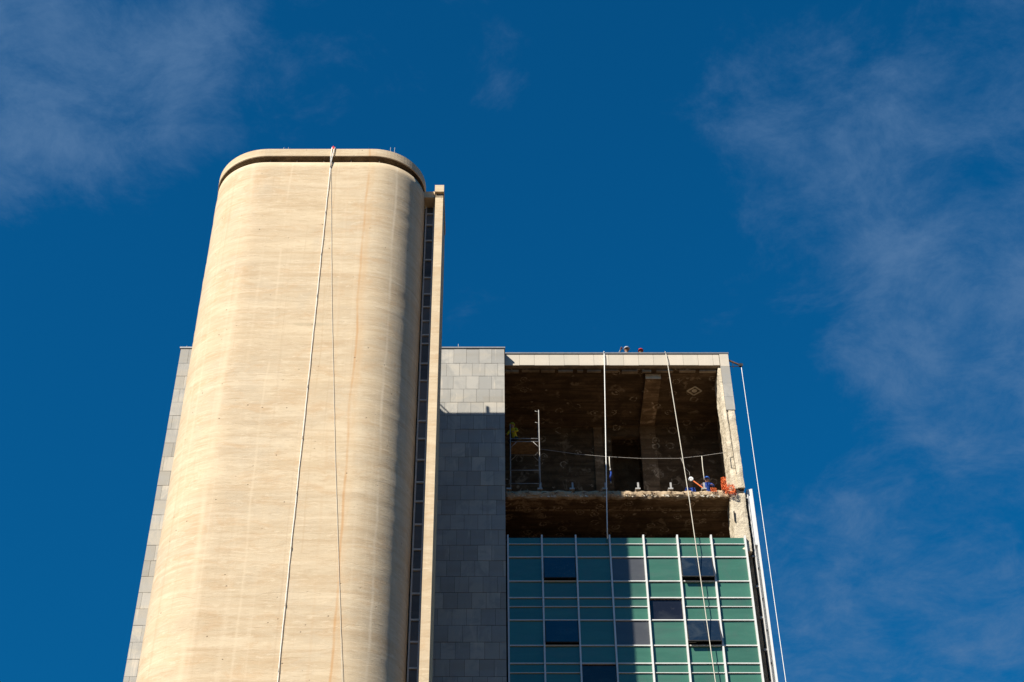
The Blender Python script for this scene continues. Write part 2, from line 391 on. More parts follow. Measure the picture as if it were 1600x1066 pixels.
m, n = loft([(plan(-.55), CAP0), (plan(.0), CAP0)]); m.build('cap_soffit', M['reveal'], tower)  # cap underside and recess wall painted dark for the slot's shade
m, n = loft([(plan(.0), CAP0), (plan(.03), CAP0+.03), (plan(.03), TZ-.03), (plan(-.0), TZ), (plan(-.45), TZ), (plan(-.45), TZ-1.0)])
m.build('cap_ring', M['tower'], tower)
for i, px in enumerate((421, 463, 505, 548, 592)):
    x = at(px, 252, YF).x; MB().box(x-.018, x+.018, YF+.16, YF+.27, SLOT0, CAP0).build('slot_bracket', M['rough_dark'], tower)
XR = RC + RR                                   # right side of the shell
# back block, roof deck, link to the slab
MB().box(LC-LR, -2.66, 48.32, YB, 0, TZ).build('back_block', M['tower'], tower)
m = MB(); dp_ = plan(-.40); m.v = [(x, y, TZ-1.0) for x, y in dp_] + [(x, y, TZ-1.3) for x, y in dp_]; nd = len(dp_)
m.f = [list(range(nd)), list(range(2*nd-1, nd-1, -1))] + [[i, i+1, nd+i+1, nd+i] for i in range(nd-1)]; m.m = [0]*len(m.f)
m.build('roof_deck', M['rough_dark'], tower)
MB().tube([(-7.60, YB-.3, TZ+.16), (-7.60, 53.15, TZ+.16)], .035, 8).build('roof_rail', M['steel'], tower)
MB().tube([(-5.85, YB-.3, TZ), (-5.85, YB-.3, TZ+.62)], .07, 8).build('roof_vent', M['steel'], tower)
MB().tube([(-5.85, YB-.3, TZ+.22), (-5.2, YB-.3, TZ+.16)], .035, 8).build('roof_pipe', M['steel'], tower)
MB().box(-11.6, -7.62, YB, 53.2, 0, TZ-.03).build('link_block', M['tower'], tower)
MB().box(-11.5, -7.95, 53.2, 56.4, 0, 47.5).build('link_neck', M['tower'], tower)
# fin wall on the right with a stepped head
FX0, FX1, FY = -2.53, -2.18, 47.30
FT = at(687, 290, FY).z
MB().box(FX0, FX1, FY, YB-.02, 0, FT-.78).build('fin_wall', M['tower'], tower)
MB().box(FX0+.0, FX1, FY+.10, YB-.04, FT-.78, FT-.42).build('fin_notch', M['rough_dark'], tower)
MB().box(FX0-.03, FX1+.03, FY-.03, YB-.06, FT-.42, FT).build('fin_head', M['tower'], tower)
MB().box(XR-.05, FX0-.035, FY+.14, 48.30, FT-.62, FT-.25).build('cap_return', M['tower'], tower)
# strip window between shell and fin
SY = 48.06
zt = [at(672, y, SY).z for y in (314, 335, 352.5, 376.6, 406.7, 434.5, 460, 480, 502, 524, 537.6, 568.6, 595.3, 625.8, 658.3, 686, 719, 754, 784, 820, 859, 890.7, 928, 969, 1003.6, 1044.5)]
while zt[-1] > 16: zt.append(zt[-1] - (1.15 if len(zt) % 3 else .9))
SX0, SX1 = XR + .04, FX0 - .05
MB().box(XR-.02, FX0, SY+.12, 48.32, 0, FT-.62).build('strip_backing', M['core'], tower)
for x in (SX0-.0, SX1-.06): MB().box(x, x+.06, SY-.05, SY+.11, zt[-1], zt[0]).build('strip_jamb', M['grey_alu'], tower)
pane0 = None
for a, b in zip(zt[:-1], zt[1:]):
    MB().box(SX0+.06, SX1-.06, SY-.035, SY+.09, a-.035, a+.035).build('strip_transom', M['grey_alu'], tower)
    MB().box(SX0+.06, SX1-.06, SY+.03, SY+.05, b+.035, a-.035).build('strip_pane', M['strip_glass'], tower)
# raised lines left by the slip form
for ph, wd in ():
    c, rad = (RC, RR) if ph > 0 else (LC, LR)
    x = c + math.sin(R(ph))*(rad-.024); y = YF + (RR if ph > 0 else LR) - math.cos(R(ph))*(rad-.024)
    pts = [(x + .012*noise.noise((zz_*.7, ph, 0)), y, zz_) for zz_ in [22+i*.7 for i in range(40)]]
    MB().tube(pts, wd, 6).build('form_ridge', M['tower'], tower, smooth=True)
for px in (443, 450, 610, 616.5):
    b = at(px, 236, YF+.3); MB().tube([(b.x, YF+.3, TZ), (b.x, YF+.3, TZ+.42)], .012, 6).build('lightning_rod', M['steel'], tower)

# ------------------------------------------------------------------ stone clad slab behind the tower
SLX0, SLX1, SLY, SLZ = -15.29, .63, 56.5, 48.52
slab = empty('stone_clad_block', (-7.3, 60, 0))
tag(slab, 'grey stone clad block behind the cream tower, half in shadow', 'building')
MB().box(SLX0+.02, SLX1-.02, SLY+.035, 76, 0, SLZ).build('core_wall', M['joint'], slab)
MB().box(SLX0-.05, SLX1+.04, SLY-.05, 76.05, SLZ, SLZ+.085).build('coping', M['coping'], slab)
PW, PH = .62, .80
unit = MB().box(0, 1, 0, .04, 0, 1)
ux = unit.build('stone_panel', M['stone'], slab)
rest = MB(); cnt = 0; first = True
z = SLZ; row = 0
offs = [0, .33, .0, .12, .38, .24, .46, .05, .30, .52, .18, .41]
vis_rows = 27
while z > .2:
    h = .93 if row == 0 else PH; z0 = max(z-h, .05)
    x = SLX1 - offs[row % 12]
    edges = [SLX1] + ([x] if x < SLX1-.05 else [])
    while edges[-1] > SLX0+.02: edges.append(max(edges[-1]-PW, SLX0))
    if len(edges) > 2 and edges[-2]-edges[-1] < .12: edges.pop(-2)
    for b, a in zip(edges[:-1], edges[1:]):
        dy = random.uniform(-.008, .008); j = .009
        seen = row < vis_rows and (b > -3.6 or a < -14.0)
        if seen and cnt < 298:
            if first: o = ux; o.location = (a+.005, SLY+dy, z0+j); o.scale = (b-a-.010, 1, z-z0-2*j); o.matrix_parent_inverse = slab.matrix_world.inverted(); first = False
            else: inst(ux, 'stone_panel', (a+.005, SLY+dy, z0+j), slab, (b-a-.010, 1, z-z0-2*j))
            cnt += 1
        else: rest.box(a+j, b-j, SLY+dy, SLY+.04, z0+j, z-j)
    z = z0; row += 1
tag(rest.build('stone_panel_field', M['stone'], slab), kind='stuff')
for px, h in ((716, .38), (290, .25)):
    b = at(px, 543, SLY); MB().tube([(b.x, SLY+.2, SLZ+.08), (b.x, SLY+.2, SLZ+.08+h)], .018, 6).build('lightning_rod', M['steel'], slab)

# ------------------------------------------------------------------ office block with the stripped top floors
FYP = 57.0; BX0, BX1 = .63, 11.68
off = empty('office_block', (6, 62, 0))
tag(off, 'office block with green glass front and its top storeys stripped to bare concrete', 'building')
RTOP = 48.58; CEIL = 47.80; FL1, FL0 = 40.50, 40.12; BACK = 61.6
# roof
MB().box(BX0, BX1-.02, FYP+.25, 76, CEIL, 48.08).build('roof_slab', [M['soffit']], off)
MB().box(BX0+.0, 11.24, FYP+.04, FYP+.25, 47.86, RTOP).build('parapet_wall', M['rough_dark'], off)
xs = [BX0+.01]; 
while xs[-1] < 11.2: xs.append(min(xs[-1]+.735, 11.24))
for a, b in zip(xs[:-1], xs[1:]):
    MB().box(a+.005, b-.005, FYP, FYP+.04, 47.88+random.uniform(-.008, .008), RTOP).build('fascia_panel', M['fascia_stone'], off)
MB().box(BX0+.05, BX1+.05, FYP-.05, FYP+.32, RTOP+.003, RTOP+.075).build('coping', M['coping'], off)
rag = MB(); x = BX0                                    # torn lining left under the fascia
while x < 11.0:
    l = random.uniform(.25, .9); rag.box(x, x+l, FYP+.26, FYP+.26+random.uniform(.10, .22), CEIL-random.uniform(.02, .12), CEIL+.004); x += l+random.uniform(.08, .35)
tag(rag.build('torn_lining', M['rough_dark'], off), kind='stuff')
# back wall, ceiling beam, column, doorway
dx0, dx1 = at(956, 700, BACK).x, at(1001, 700, BACK).x
for x0, x1, z0, z1 in ((BX0-6, dx0, FL1, CEIL), (dx1, BX1, FL1, CEIL), (dx0, dx1, 46.9, CEIL)):
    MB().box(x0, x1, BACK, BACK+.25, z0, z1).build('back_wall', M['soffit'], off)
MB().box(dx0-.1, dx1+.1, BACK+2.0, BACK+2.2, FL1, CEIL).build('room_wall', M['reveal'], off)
MB().box(BX0-6, BX0-5.8, SLY+.6, BACK, FL1, CEIL).build('side_wall', M['soffit'], off)
bx0, bx1 = at(1008, 575, 57.45).x, at(1032, 575, 57.45).x
MB().box(bx0, bx1, 57.62, BACK, CEIL-.30, CEIL+.01).build('ceiling_beam', M['beam'], off)
MB().box(bx0, bx1, 57.59, 57.62, CEIL-.30, CEIL).build('beam_end', M['rough'], off)  # pale plate puts the sun on the beam end into its colour
MB().box(bx0-.02, bx1+.02, BACK-.10, BACK+.01, FL1, CEIL-.30).build('column', M['beam'], off)
MB().box(BX0-5.8, bx0, BACK-.22, BACK+.01, CEIL-.34, CEIL+.01).build('cross_beam', M['soffit'], off)
cx = at(935, 700, BACK).x; MB().box(cx-.22, cx+.22, BACK-.07, BACK+.01, FL1, CEIL-.34).build('wall_pier', M['beam'], off)
# diamond of old adhesive on the ceiling
dm = MB(); dc = Vector((0,0,0)); q = ray(1085, 611); t = (CEIL-.01-EYE)/q.z; dc = Vector((q.x*t, q.y*t, CEIL-.012))
for i in range(4):
    a0, a1 = R(90*i), R(90*i+90); r_ = .36
    dm.obox(dc+Vector((math.cos(a0)*r_, math.sin(a0)*r_*.95, 0)), dc+Vector((math.cos(a1)*r_, math.sin(a1)*r_*.95, 0)), .07, .02)
dm.lathe(dc-Vector((0,0,.01)), [(.001,0),(.13,0),(.14,.02)], 9)
dm.build('adhesive_mark', M['rough'], off)
# right side: stripped pier, stone strip, side wall
def rough_box(name, x0, x1, y0, y1, z0, z1, mat, parent, res=.14, amp=.035, seed=0, faces='all'):
    bm = bmesh.new(); bmesh.ops.create_cube(bm, size=1)
    for v in bm.verts: v.co = Vector(((x0+x1)/2 + v.co.x*(x1-x0), (y0+y1)/2 + v.co.y*(y1-y0), (z0+z1)/2 + v.co.z*(z1-z0)))
    for ax, L in ((0, x1-x0), (1, y1-y0), (2, z1-z0)):
        nn = max(1, min(90, int(L/res)))
        lo = (x0, y0, z0)[ax]; v3 = Vector((0,0,0)); v3[ax] = 1
        for i in range(1, nn):
            co = Vector((0,0,0)); co[ax] = lo + L*i/nn
            bmesh.ops.bisect_plane(bm, geom=bm.verts[:]+bm.edges[:]+bm.faces[:], plane_co=co, plane_no=v3)
    bm.normal_update()
    mv = []
    for v in bm.verts:
        c = v.co; nz = noise.noise((c.x*3.1+seed, c.y*3.1, c.z*3.1)) + .6*noise.noise((c.x*8+seed, c.y*8, c.z*8))
        edge = sum(abs(c[i]-a) < 1e-4 or abs(c[i]-b) < 1e-4 for i, (a, b) in enumerate(((x0,x1),(y0,y1),(z0,z1))))
        mv.append(v.normal * (nz*amp - (amp*.9 if edge > 1 else 0)))
    for v, d in zip(bm.verts, mv): v.co += d
    me = bpy.data.meshes.new(name); bm.to_mesh(me); bm.free(); me.materials.append(mat)
    o = bpy.data.objects.new(name, me); C.objects.link(o); o.parent = parent; o.matrix_parent_inverse = parent.matrix_world.inverted()
    return o
PX0, PX1 = 11.12, 11.62
rough_box('pier', PX0, PX1, FYP+.06, 58.45, FL1+.10, CEIL-.02, M['rough'], off, .12, .03, 3)
rough_box('pier_edge', 11.34, 11.69, FYP-.02, FYP+.30, FL1+.10, 45.1, M['rough'], off, .12, .03, 8)
MB().box(11.60, 11.655, 58.4, 76, FL0, CEIL).build('side_wall', M['rough_dark'], off)
zc = [RTOP, 47.80, 46.72, 45.9, 45.1]
for a, b in zip(zc[:-1], zc[1:]):
    MB().box(11.265, 11.70, FYP-.03+random.uniform(0, .006), FYP+.5, b+.006, a-.002).build('stone_strip_panel', M['fascia_stone' if a > 48 else 'stone'], off)
crk = [(11.29+.02*noise.noise((0, 0, z*3)), FYP-.045 if z > 45.1 else FYP-.03, z) for z in [47.6-i*.16 for i in range(40)]]
crk = [(x_-.02+.10*max(0, (45.1-z_)/4), FYP-.005, z_) for x_, y_, z_ in crk]
MB().tube(crk, [.012+.014*abs(noise.noise((3, 0, c_[2]*4))) for c_ in crk], 5).build('crack_line', M['dark_steel'], off)  # dark tube stands in for the shaded crack down the pier edge
for a, b, y0 in (((11.16, 42.35), (11.42, 42.40), 0), ((11.16, 41.75), (11.42, 41.72), 0), ((11.16, 42.35), (11.16, 41.75), 0), ((11.42, 42.4), (11.42, 41.0), 0)):
    MB().tube([(a[0], FYP+.035, a[1]), ((a[0]+b[0])/2+.01, FYP+.03, (a[1]+b[1])/2), (b[0], FYP+.035, b[1])], .012, 5).build('conduit_groove', M['dark_steel'], off)
MB().box(11.30, 11.62, FYP+.12, FYP+.6, FL1-.10, FL1+.12).build('pier_void', M['core'], off)
# floor slab with broken edge
MB().box(BX0-6, BX1-.1, FYP+.22, 76, FL0+.02, FL1).build('floor_slab', [M['floor']], off)
MB().box(BX0-6, BX1-.1, FYP+.20, 64, FL0-.02, FL0+.018).build('lower_soffit', M['soffit2'], off)
rough_box('ledge', BX0+.0, 11.05, FYP-.02, FYP+.32, FL0-.03, FL1-.03, M['ledge'], off, .10, .07, 5)
fr = MB()
for i in range(64):
    x = random.uniform(.8, 11.0); s_ = random.uniform(.02, .06)*(1.4 if i % 5 == 0 else 1); zc_ = FL0 - .01 + random.uniform(-.02, .05); k = len(fr.v)
    fr.v += [(x+random.uniform(-s_, s_)*1.8, FYP-.05+random.uniform(-.03, .04), zc_+random.uniform(-s_, s_)) for _ in range(6)]
    for a in ((0,1,2),(0,2,3),(0,3,4),(0,4,1),(5,2,1),(5,3,2),(5,4,3),(5,1,4)): fr.f.append([k+i_ for i_ in a]); fr.m.append(0)
tag(fr.build('mortar_crumbs', M['frag'], off), kind='stuff')
for i in range(16):
    x = 1.0 + i*.655 + random.uniform(-.12, .12); zc_ = 40.33 + random.uniform(-.05, .03); mb = MB()
    for _ in range(random.choice((2, 3))):
        mb.tube([(x, FYP+.0, zc_), (x+random.uniform(-.16, .16), FYP-.10, zc_+random.uniform(-.16, .02))], .012, 5)
    mb.build('bent_rebar', M['rust'], off)
# a strip of adhesive along the lower ceiling
ad = MB(); x = BX0
while x < 10.9:
    l = random.uniform(.12, .4)
    ad.box(x, x+l*.8, 58.05+random.uniform(-.03, .03), 58.10+random.uniform(0, .06), FL0-.045, FL0-.018); x += l
tag(ad.build('adhesive_strip', M['ledge'], off), kind='stuff')
MB().box(BX0-6, BX1, 61.0, 61.2, 36.5, FL0).build('lower_back_wall', M['core'], off)
rough_box('lower_pier', 10.93, 11.66, FYP+.03, 58.2, 37.2, FL1-.14, M['rough'], off, .12, .03, 12)
MB().tube([(11.02, FYP-.02, 38.75), (11.03, FYP-.02, 39.3)], .03, 5).build('pier_slot', M['dark_steel'], off)
MB().box(10.93, 11.68, FYP+.40, 58.2, 0, 37.2).build('lower_pier_run', M['rough_dark'], off)
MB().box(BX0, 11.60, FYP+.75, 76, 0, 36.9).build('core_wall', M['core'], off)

# curtain wall
NB, MX0, MDX = 7, .735, (11.36-.735)/7
ZTOP = 37.90; PER = 3.16
rows = [37.90, 37.55, 36.87, 35.64, 34.81, 34.37, 33.71]
while rows[-1] > 6: rows += [rows[-1]-1.22, rows[-1]-2.06, rows[-1]-2.50, rows[-1]-3.16]
GY = FYP + .02
for i in range(NB+1):
    x = MX0 + i*MDX
    MB().box(x-.036, x+.036, FYP-.14, FYP+.10, 2, ZTOP+.07+(.0 if i < 7 else -.04)).build('mullion', M['white_alu'], off)
for k_, z in enumerate(rows[1:], 1):
    thin = k_ % 4 == 1
    hz = .013 if thin else .022
    for i in range(NB):
        a, b = MX0+i*MDX+.036, MX0+(i+1)*MDX-.036
        if (k_, i) in ((5, 4), (9, 2)): continue
        MB().box(a, b, FYP-.045, FYP+.06, z-hz, z+hz).build('transom', M['white_alu'], off) if k_ < 14 else None
for z in rows[14:]:
    MB().box(MX0, MX0+NB*MDX, FYP-.03, FYP+.06, z-.03, z+.03).build('transom', M['white_alu'], off)
special = {(2,1):'open', (2,5):'open', (6,1):'open', (6,5):'open', (2,3):'grey', (6,3):'grey', (8,2):'dark2', (9,2):'skip'}
unitp = None
def sash(x0, x1, z0, z1, deg):
    e = empty('awning_window', ((x0+x1)/2, FYP-.02, z1)); e.parent = off; e.matrix_parent_inverse = off.matrix_world.inverted()
    bpy.context.view_layer.update()
    H = z1-z0; W = x1-x0
    rot = Matrix.Translation((0, 0, 0)) @ Matrix.Rotation(R(-deg), 4, 'X')
    def put(mb, name, mat):
        mb.v = [tuple(Vector(e.location) + rot @ Vector(v)) for v in mb.v]; return mb.build(name, mat, e)
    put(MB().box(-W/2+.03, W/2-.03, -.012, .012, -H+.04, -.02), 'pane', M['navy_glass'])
    put(MB().box(-W/2+.004, -W/2+.03, -.03, .03, -H+.01, 0), 'sash_frame', M['dark_steel'])
    put(MB().box(W/2-.03, W/2-.004, -.03, .03, -H+.01, 0), 'sash_frame', M['dark_steel'])
    put(MB().box(-W/2+.03, W/2-.03, -.03, .03, -H+.01, -H+.04), 'sash_frame', M['dark_steel'])
    for s_ in (-1, 1):
        a = rot @ Vector((s_*(W/2-.02), .03, -H+.06)); MB().obox(Vector(e.location)+a, (e.location.x+s_*(W/2-.02), FYP+.04, z0+.35), .02, .02).build('stay_arm', M['steel'], e)
    for a in ((-W/2, -W/2+.025, -H, 0), (W/2-.025, W/2, -H, 0), (-W/2, W/2, -H, -H+.025)):
        pass
for k_ in range(len(rows)-1):
    zt_, zb = rows[k_], rows[k_+1]
    for i in range(NB):
        a, b = MX0+i*MDX+.036, MX0+(i+1)*MDX-.036
        sp = special.get((k_, i))
        if k_ in (4, 5) and i == 4:
            if k_ == 5: continue
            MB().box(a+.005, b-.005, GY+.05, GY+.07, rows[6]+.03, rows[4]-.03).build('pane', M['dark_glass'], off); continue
        if sp == 'skip': continue
        if sp == 'dark2':
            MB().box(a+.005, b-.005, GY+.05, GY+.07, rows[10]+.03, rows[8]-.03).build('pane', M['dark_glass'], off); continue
        if sp == 'open':
            sash(a+.01, b-.01, zb+.03, zt_-.03, 9.0 if i == 1 else 13.0); continue
        mt = M['grey_glass'] if sp == 'grey' else M['dark_glass'] if sp == 'dark' else M['green']
        if unitp is None:
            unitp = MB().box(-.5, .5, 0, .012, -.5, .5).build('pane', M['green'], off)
            o = unitp; o.location = ((a+b)/2, GY, (zt_+zb)/2); o.scale = (b-a, 1, zt_-zb)
        elif mt is M['green']: o = inst(unitp, 'pane', ((a+b)/2, GY, (zt_+zb)/2), off, (b-a, 1, zt_-zb))
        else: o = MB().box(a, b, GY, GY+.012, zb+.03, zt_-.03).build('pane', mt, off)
        if mt is M['green']: o.rotation_euler = (R(random.uniform(-.5, .5)), 0, R(random.uniform(-.5, .5)))
# aluminium side panel standing off the right corner
SPX0, SPX1, SPY = at(1184, 900, 57.25).x, at(1193.5, 900, 57.25).x, 57.25
SPT = at(1172, 764, SPY).z
side = empty('side_panel', (SPX1, 58, 2)); side.parent = off; side.matrix_parent_inverse = off.matrix_world.inverted(); bpy.context.view_layer.update()
MB().box(SPX1-.085, SPX1, SPY, 59.0, 2, SPT).build('panel_edge', M['white_alu'], side)
MB().box(SPX0+.05, SPX1-.088, SPY+.02, 59.0, 37.7, SPT-.01).build('panel_face', M['white_alu'], side)
MB().box(SPX0+.05, SPX1-.088, SPY+.17, 59.0, 2, 37.697).build('panel_face', M['grey_alu'], side)
MB().box(SPX0, SPX0+.047, SPY-.02, 58.9, 2, SPT-.05).build('panel_rail', M['grey_alu'], side)
for z in [SPT-.5-i*1.55 for i in range(14)]:
    MB().box(SPX0-.13, SPX0-.001, SPY+.02, SPY+.10, z-.04, z+.04).build('standoff_clip', M['steel'], side)
    MB().tube([(SPX0+.10, SPY+.18, z-.6), (SPX0+.10, SPY+.06, z-.6)], .035, 8).build('bolt', M['dark_steel'], side)

# ------------------------------------------------------------------ ropes
def rope(name, pts, r, mat, label, n=6, cat='rope', wig=.0):
    P = []
    for a, b in zip(pts[:-1], pts[1:]):
        a, b = Vector(a), Vector(b); k = max(2, int((b-a).length/.6))
        for i in range(k):
            p = a.lerp(b, i/k); P.append(p + Vector((wig*noise.noise(p*.5), wig*noise.noise(p*.5+Vector((9,0,0))), 0)))
    P.append(Vector(pts[-1]))
    return tag(MB().tube(P, r, n).build(name, mat, None, True), label, cat)
ra = at(520, 240, YF-.10)
rx = ra.x
r1 = empty('tower_rope', (rx, YF-.1, 0)); tag(r1, 'thick white rope hanging straight down the tower front, with knots', 'rope')
def strand(pts, r): 
    P = []
    for a, b in zip(pts[:-1], pts[1:]):
        a, b = Vector(a), Vector(b); k = max(1, int((b-a).length/.7))
        P += [a.lerp(b, i/k) + Vector((.012*noise.noise(a.lerp(b, i/k)*.6), 0, 0)) for i in range(k)]
    P.append(Vector(pts[-1])); return MB().tube(P, r, 7)
jt = at(516, 262, YF-.045)
strand([(rx+.10, YF+.30, TZ+.04), (rx+.08, YF-.06, TZ+.03), (rx+.0, YF-.11, CAP0+.0), jt], .024).build('strand', M['rope_white'], r1, True)
strand([(rx-.06, YF+.30, TZ+.04), (rx-.07, YF-.06, TZ+.03), (rx-.08, YF-.11, CAP0-.1), jt], .015).build('strand', M['rope_white'], r1, True)
strand([jt, (jt.x-.04, YF-.04, 30), (jt.x-.02, YF-.05, .05)], .0145).build('strand', M['rope_white'], r1, True)
for py in (330, 395, 460, 602, 682, 768, 854, 943, 1046):
    zz_ = at(480, py, YF-.12).z; MB().lathe((jt.x-.02-.02*(48-zz_)/20, YF-.05, zz_), [(.003,-.09),(.016,-.06),(.019,0),(.016,.06),(.003,.09)], 8).build('knot', M['rope_beige'], r1, True)
rope('tower_rope', [at(517, 262, YF-.03), at(518.5, 480, YF-.03), at(524, 720, YF-.03), at(535, 1066, YF-.03), at(549, 1330, YF-.2)], .0085, M['rope_beige'], 'thin beige rope drifting right of the thick rope on the tower')
rc = at(521, 231, YF+.25)
rb = empty('rope_bag', (rc.x, YF+.28, TZ)); tag(rb, 'small red rope bag on the tower rim where the ropes start', 'bag')
MB().lathe((rc.x, YF+.28, TZ), [(.001,0),(.09,0),(.105,.05),(.10,.30),(.085,.38),(.03,.42),(.001,.43)], 12).build('bag_body', M['red'], rb, True)
MB().tube([(rc.x-.06, YF+.28, TZ+.40), (rc.x-.02, YF+.28, TZ+.5), (rc.x+.05, YF+.28, TZ+.40)], .012, 6).build('bag_loop', M['red'], rb, True)
# office ropes
a = at(944, 553, FYP-.1); b = at(949, 842, FYP-.17)
rope('facade_rope', [(a.x, FYP+.35, RTOP+.10), (a.x, FYP-.07, RTOP+.10), (a.x, FYP-.09, RTOP-.2), tuple(b)], .024, M['rope_white'], 'white rope crossing the left half of the dark opening', 7)
a = at(1040, 553, FYP-.1); b = at(1118, 1066, FYP-.32); mid = at(1077, 780, FYP-.3)
rope('facade_rope', [(a.x, FYP+.35, RTOP+.10), (a.x, FYP-.07, RTOP+.10), (a.x+.03, FYP-.12, RTOP-.3), tuple(mid), tuple(b), (b.x+.5, FYP-.4, 20)], .019, M['rope_beige'], 'slanting beige rope from the roof down over the green glass', 7)
p = at(1064, 716, FYP-.24); q = at(1078, 744, FYP+.0)
rope('tail_rope', [tuple(p), tuple(at(1070, 731, FYP-.15)), tuple(at(1077, 738, FYP-.05)), tuple(q)], .012, M['rope_grey'], 'thin grey rope tail ending at the white disc')
# lifeline across the opening
LY = 57.55
lf = [at(846, 702, LY), at(900, 709.5, LY), at(945, 713.5, LY), at(1000, 716.5, LY), at(1060, 716.5, LY), at(1097, 712.5, LY), at(1124, 708.5, LY)]
lf = [(lf[0].x-.3, 58.2, lf[0].z+.1)] + [tuple(v) for v in lf] + [(11.16, LY, lf[-1].z+.05)]
rope('lifeline', lf, .011, M['rope_grey'], 'thin sagging lifeline strung across the dark opening', 5)
rope('drop_line', [tuple(at(1096.5, 713, LY)), tuple(at(1098, 730, LY)), tuple(at(1100.5, 750, LY))], .020, M['rope_beige'], 'short rope hanging from the lifeline beside the blue helmet', 6)
ln = empty('hanging_lanyard', tuple(at(953, 752, LY))); tag(ln, 'blue and white lanyard dangling from the lifeline beside the white rope', 'lanyard')
MB().tube([at(952, 714, LY), at(952.5, 725, LY), at(953.5, 733, LY)], .022, 6).build('webbing', M['rope_beige'], ln, True)
MB().tube([at(953.5, 733, LY), at(955, 740, LY), at(953.3, 746, LY), at(954.5, 753, LY)], [.03, .05, .045, .02], 7).build('blue_sling', M['bluecloth'], ln, True)
MB().lathe(at(953.6, 734, LY-.05), [(.001,-.06),(.035,-.05),(.035,.05),(.001,.06)], 8).build('carabiner', M['steel'], ln, True)
MB().lathe(at(954.3, 754, LY), [(.001,-.05),(.03,-.04),(.03,.04),(.001,.05)], 8).build('carabiner', M['steel'], ln, True)
# davit on the roof corner with its rope
dv = empty('davit_arm', (11.7, FYP+.4, 48.0)); tag(dv, 'rusty davit arm jutting right from the roof corner', 'davit')
DY = FYP + .1
tip = at(1157, 571, DY); root = at(1134, 562.5, DY)
MB().obox((11.66, DY+.0, root.z), (tip.x, DY, tip.z), .06, .07).build('boom', M['rust'], dv)
MB().obox((11.70, DY+.0, root.z-.42), (tip.x-.08, DY, tip.z-.06), .025, .025).build('brace', M['dark_steel'], dv)
mm = at(1145, 572, DY); MB().obox((mm.x, DY, mm.z+.25), (mm.x+.02, DY, mm.z-.14), .025, .025).build('post', M['dark_steel'], dv)
MB().lathe((tip.x, DY, tip.z), [(.001,-.05),(.10,-.05),(.10,-.03),(.07,0),(.10,.03),(.10,.05),(.001,.05)], 14, 'y').build('pulley', M['dark_steel'], dv)
MB().box(tip.x-.11, tip.x+.11, DY-.07, DY-.055, tip.z-.08, tip.z+.07).build('pulley_cheek', M['dark_steel'], dv)
rope('hanging_rope', [(tip.x+.03, DY, tip.z-.05), tuple(at(1228, 1066, DY)), tuple(at(1248, 1200, DY)), (at(1248, 1200, DY).x+.1, DY, 4)], .0145, M['rope_white'], 'white rope hanging free in the sky right of the office block', 6)

# ------------------------------------------------------------------ brackets along the ledge
order = ['first', 'second', 'third', 'fourth', 'fifth', 'sixth', 'seventh']
for i, px in enumerate((795, 843.5, 893.5, 945, 996, 1047, 1099)):
    c = at(px, 762, FYP+.12); zb = FL1 - .005
    br = empty('anchor_bracket', (c.x, FYP+.12, zb))
    tag(br, f'{order[i]} steel anchor bracket from the left along the broken ledge', 'bracket', 'anchor brackets along the ledge')
    MB().box(c.x-.115, c.x+.115, FYP-.06, FYP+.30, zb, zb+.07).build('base_plate', M['steel'], br)
    if i: MB().box(c.x-.035+.03, c.x+.045+.03, FYP+.05, FYP+.12, zb+.07, zb+.44).build('upright', M['steel'], br)

# ------------------------------------------------------------------ scaffold
sc = empty('scaffold_tower', tuple(at(820, 765, 58.2))); tag(sc, 'narrow steel scaffold tower at the left end of the dark opening', 'scaffold')
ya, yb = 58.0, 59.1
la, lb = at(797.5, 700, ya).x, at(843.5, 720, ya).x
zp = at(820, 689, ya).z; zr = at(820, 735, ya).z; ztop = at(838, 641, ya).z
for x in (la, lb):
    for y in (ya, yb): MB().tube([(x, y, FL1), (x, y, ztop if x == lb else zp+1.0)], .021, 8).build('leg', M['steel'], sc, True)
for y in (ya, yb):
    for z in (zp-.05, zr, zp+.13): MB().tube([(la, y, z), (lb, y, z)], .02, 7).build('rung', M['steel'], sc, True)
    for s_, x in ((1, la), (-1, lb)): MB().tube([(x, y, zp-.42), (x+s_*.30, y, zp-.06)], .016, 6).build('corner_brace', M['steel'], sc, True)
for x in (la, lb):
    for z in (zp-.10, zr-.02): MB().tube([(x, ya, z), (x, yb, z)], .02, 7).build('rung', M['steel'], sc, True)
for z in (ztop-.12, zp+1.05): MB().tube([(lb, ya, z), (lb-.18, ya, z+.06)], .016, 6).build('coupling', M['steel'], sc, True)
for i in range(4): MB().box(la+.0, lb-.0, ya+.06+i*.25, ya+.06+i*.25+.23, zp-.028, zp+.012).build('deck_plank', M['wood'], sc)

